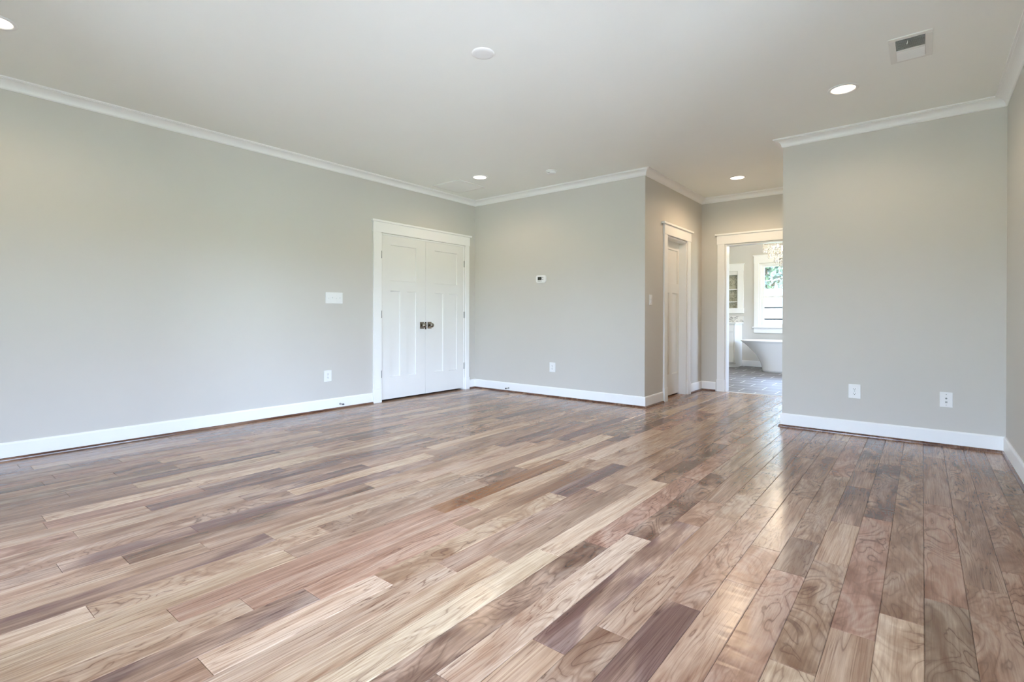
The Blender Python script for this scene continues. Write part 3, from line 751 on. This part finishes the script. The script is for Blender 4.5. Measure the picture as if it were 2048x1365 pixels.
vn = empty('bathroom_vanity', 'white drawer vanity against the bathroom wall at the left of the doorway view', 'vanity', (-2.97, 10.93, 0))
VL = -1.25                                            # local left end
MB().box(VL, -.018, .012, .538, .10, .895).box(VL, 0, .075, .538, 0, .10).build('carcass', M_VAN, vn)
MB().box(-.018, 0.0, 0, .538, .10, .895, .001).build('end_panel', M_VAN, vn)
for i in range(3):
    x1 = -.022 - i * .41; x0 = x1 - .405
    for z0, z1 in ((.732, .888), (.430, .727), (.112, .425)):
        d_ = MB().box(x0, x1, -.006, .012, z0, z1, .0015).build('drawer', M_VAN, vn)
        zc_ = z1 - .045
        MB().lathe([(0, .024), (.010, .024), (.012, .018), (.005, .010), (.005, 0), (0, 0)], 14, Matrix.Translation(((x0 + x1) / 2, -.006, zc_)) @ Matrix.Rotation(R(90), 4, 'X')).build('knob', M_STEEL, d_)
ct = tag(MB().box(-4.235, -2.943, 10.905, YW - .001, .8955, .925, .003).build('countertop', M_QUARTZ), 'white quartz counter slab on the bathroom vanity', 'countertop')
bs = tag(MB().box(-4.235, -2.943, YW - .020, YW, .9255, 1.050, .0015).build('backsplash', M_MARBLE), 'low grey veined marble upstand along the back of the vanity counter', 'backsplash')
nc = empty('wall_niche', 'framed shelf niche in the bathroom wall above the vanity', 'niche', (-3.339, YW, 1.222))
fN = ('x', YW, -1); u0, u1, z0, z1 = NICHE
def rel(o):
    o.location = (3.339, -YW, -1.222); return o
m = MB(); wallbox(m, fN, u1, u1 + .115, 0, .019, z0, z1 + .006); wallbox(m, fN, u0 - .115, u0, 0, .019, z0, z1 + .006)
wallbox(m, fN, u0 - .12, u1 + .12, 0, .024, z1 + .006, 2.150); wallbox(m, fN, u0 - .14, u1 + .14, 0, .040, 2.150, 2.168); rel(m.build('casing', M_TRIM, nc))
m = MB(); wallbox(m, fN, u0 - .125, u1 + .125, 0, .030, 1.113, z0); rel(m.build('sill', M_TRIM, nc))
m = MB(); wallbox(m, fN, u0, u1, -.116, -.112, z0, z1, 0); rel(m.build('back_panel', M_SAGE, nc))['label'] = 'grey green veined stone back panel'
m = MB(); wallbox(m, fN, u0, u0 + .012, -.112, 0, z0, z1, 0); wallbox(m, fN, u1 - .012, u1, -.112, 0, z0, z1, 0); wallbox(m, fN, u0, u1, -.112, 0, z1 - .075, z1, 0); rel(m.build('lining', M_VAN, nc))
for z in (1.625, 1.358):
    m = MB(); wallbox(m, fN, u0 + .012, u1 - .012, -.112, -.012, z - .009, z + .009, .001); rel(m.build('shelf', M_QUARTZ, nc))

def build_chandelier():
    root = empty('chandelier', 'tiered crystal chandelier hanging in the bathroom', 'chandelier', (-1.775, 9.55, 1.94))
    top = ZC - 1.94
    MB().lathe([(0, top), (.065, top), (.065, top - .012), (.04, top - .03), (.008, top - .036), (.008, .06), (0, .06)], 24).build('canopy_stem', M_STEEL, root)
    m = MB()
    tiers = [(.355, .335), (.275, .235), (.190, .150), (.105, .075)]
    for r_, z in tiers:
        m.tube([(r_ * math.cos(2 * math.pi * i / 40), r_ * math.sin(2 * math.pi * i / 40), z) for i in range(41)], .006, 6)
        for q in range(4): m.tube([(0, 0, z + .02), (r_ * math.cos(q * math.pi / 2), r_ * math.sin(q * math.pi / 2), z)], .004, 6)
    m.build('ring_frame', M_STEEL, root)
    def strand(L):
        s_ = MB(); z = 0
        while z > -L + .03:
            s_.lathe([(0, z), (.011, z - .011), (0, z - .022)], 6); z -= .023
        s_.lathe([(0, z), (.013, z - .016), (.010, z - .030), (0, z - .052)], 6)
        return s_
    protos = {}
    cnt = [38, 30, 20, 12]
    for (r_, z), n in zip(tiers, cnt):
        L = .105
        for i in range(n):
            q = 2 * math.pi * i / n; loc = (r_ * math.cos(q), r_ * math.sin(q), z - .004)
            if L not in protos:
                o = strand(L).build('crystal_strand', M_CRYSTAL, root); protos[L] = o
                for p in o.data.polygons: p.use_smooth = False
            else:
                o = protos[L].copy(); C.objects.link(o); o.parent = root
            o.location = loc
    for q in range(6):
        p = 2 * math.pi * q / 6
        MB().lathe([(0, .055), (.008, .05), (.016, .030), (.014, .012), (.007, 0), (0, 0)], 14, Matrix.Translation((.2 * math.cos(p), .2 * math.sin(p), .245))).build('bulb', M_BULB, root)
    l = bpy.data.lights.new('chandelier_lamp', 'POINT'); l.energy = 75; l.color = (1, .80, .58); l.shadow_soft_size = .12
    lo = bpy.data.objects.new('chandelier_lamp', l); C.objects.link(lo); lo.parent = root; lo.location = (0, 0, .42)
build_chandelier()

# ------------------------------------------------------------------ outdoors
struct('bounce_slab', MB().box(XR + TH, 9, -9, 14, -.35, -.28).box(-9, XR + TH, -9, Y0 - TH, -.35, -.28), M_BOUNCE, 'added pale slab outside, unseen, bouncing sunlight up to the ceiling', 'light bounce slab')  # added reflector: the sunlit slab lifts the ceiling brightness
struct('ground', MB().box(-90, 90, -90, 110, -.5, -.35), M_LAWN, 'lawn around the house', 'lawn')
fe = empty('board_fence', 'pale fence of wide horizontal boards outside the bathroom window', 'fence', (-3.8, 18.0, -.35))
zs = [1.985, 1.716, 1.357, .986, .615, .244, -.127]
for a_, b_ in zip(zs, zs[1:]):
    MB().box(-6.5, 6.5, 0, .03, b_ + .35 + .010, a_ + .35 - .035, .003).build('board', M_FENCE, fe)
for b_ in zs[1:-1]: MB().box(-6.5, 6.5, .012, .028, b_ + .35 - .04, b_ + .35 + .015).build('shade_strip', M_GAPSHADE, fe)  # dark strips painted in as the shadow lines between boards
for x in (-6.3, -3.9, -1.3, 1.3, 3.9, 6.3): MB().box(x - .06, x + .06, .03, .15, 0, 2.33, .004).build('post', M_FENCE, fe)

def tree(loc, h, rad, seed, label, mat):
    rnd = random.Random(seed)
    root = empty('tree', label, 'tree', loc, group='trees beyond the fence')
    m = MB(); lean = rnd.uniform(-.3, .3)
    m.tube([(0, 0, 0), (lean * .2, .05, h * .3), (lean * .6, -.05, h * .6), (lean, 0, h * .9)], [.20, .16, .11, .03], 10)
    for i in range(7):
        z = h * rnd.uniform(.32, .8); q = rnd.uniform(0, 6.28); L = rad * rnd.uniform(.6, .95); b0 = (lean * z / h, 0, z)
        m.tube([b0, (b0[0] + L * .5 * math.cos(q), L * .5 * math.sin(q), z + L * .35), (b0[0] + L * math.cos(q), L * math.sin(q), z + L * .55)], [.07, .045, .015], 6)
    m.build('trunk', M_BARK, root)
    bm = bmesh.new()
    for _ in range(int(2600)):
        d = Vector((rnd.gauss(0, 1), rnd.gauss(0, 1), rnd.gauss(0, 1))).normalized() * (rnd.random() ** .45)
        lump = .8 + .2 * math.sin(d.x * 7 + seed) * math.cos(d.z * 8)
        p = Vector((d.x * rad * lump + lean * .6, d.y * rad * lump, h * .60 + d.z * h * .46 * lump))
        if p.z < .2 * h: continue
        s_ = rnd.uniform(.09, .19)
        u = Vector((rnd.gauss(0, 1), rnd.gauss(0, 1), rnd.gauss(0, 1))).normalized(); v = u.orthogonal().normalized(); nrm = u.cross(v)
        a0 = p - u * s_; b0 = p + v * s_ * .45 + nrm * s_ * .1; c0 = p + u * s_; d0 = p - v * s_ * .45 + nrm * s_ * .1
        bm.faces.new([bm.verts.new(x) for x in (a0, b0, c0, d0)])
    m = MB(); m.bm.free(); m.bm = bm; m.build('foliage', mat, root)
for i, (x, y, h, rad, lab) in enumerate([(-8.6, 25.5, 7.5, 2.0, 'leafy tree farthest left through the bathroom window'), (-5.2, 24.0, 7.0, 2.0, 'leafy tree in the middle of the bathroom window view'), (-2.6, 28.0, 7.8, 2.2, 'leafy tree at the right of the bathroom window view'), (-7.4, 31.0, 8.6, 2.3, 'far leafy tree behind the other trees at the left'), (2.2, 26.0, 8.5, 2.2, 'leafy tree beyond the right part of the fence')]):
    tree((x, y, -.35), h, rad, 30 + i, lab, M_LEAF[i % 2])
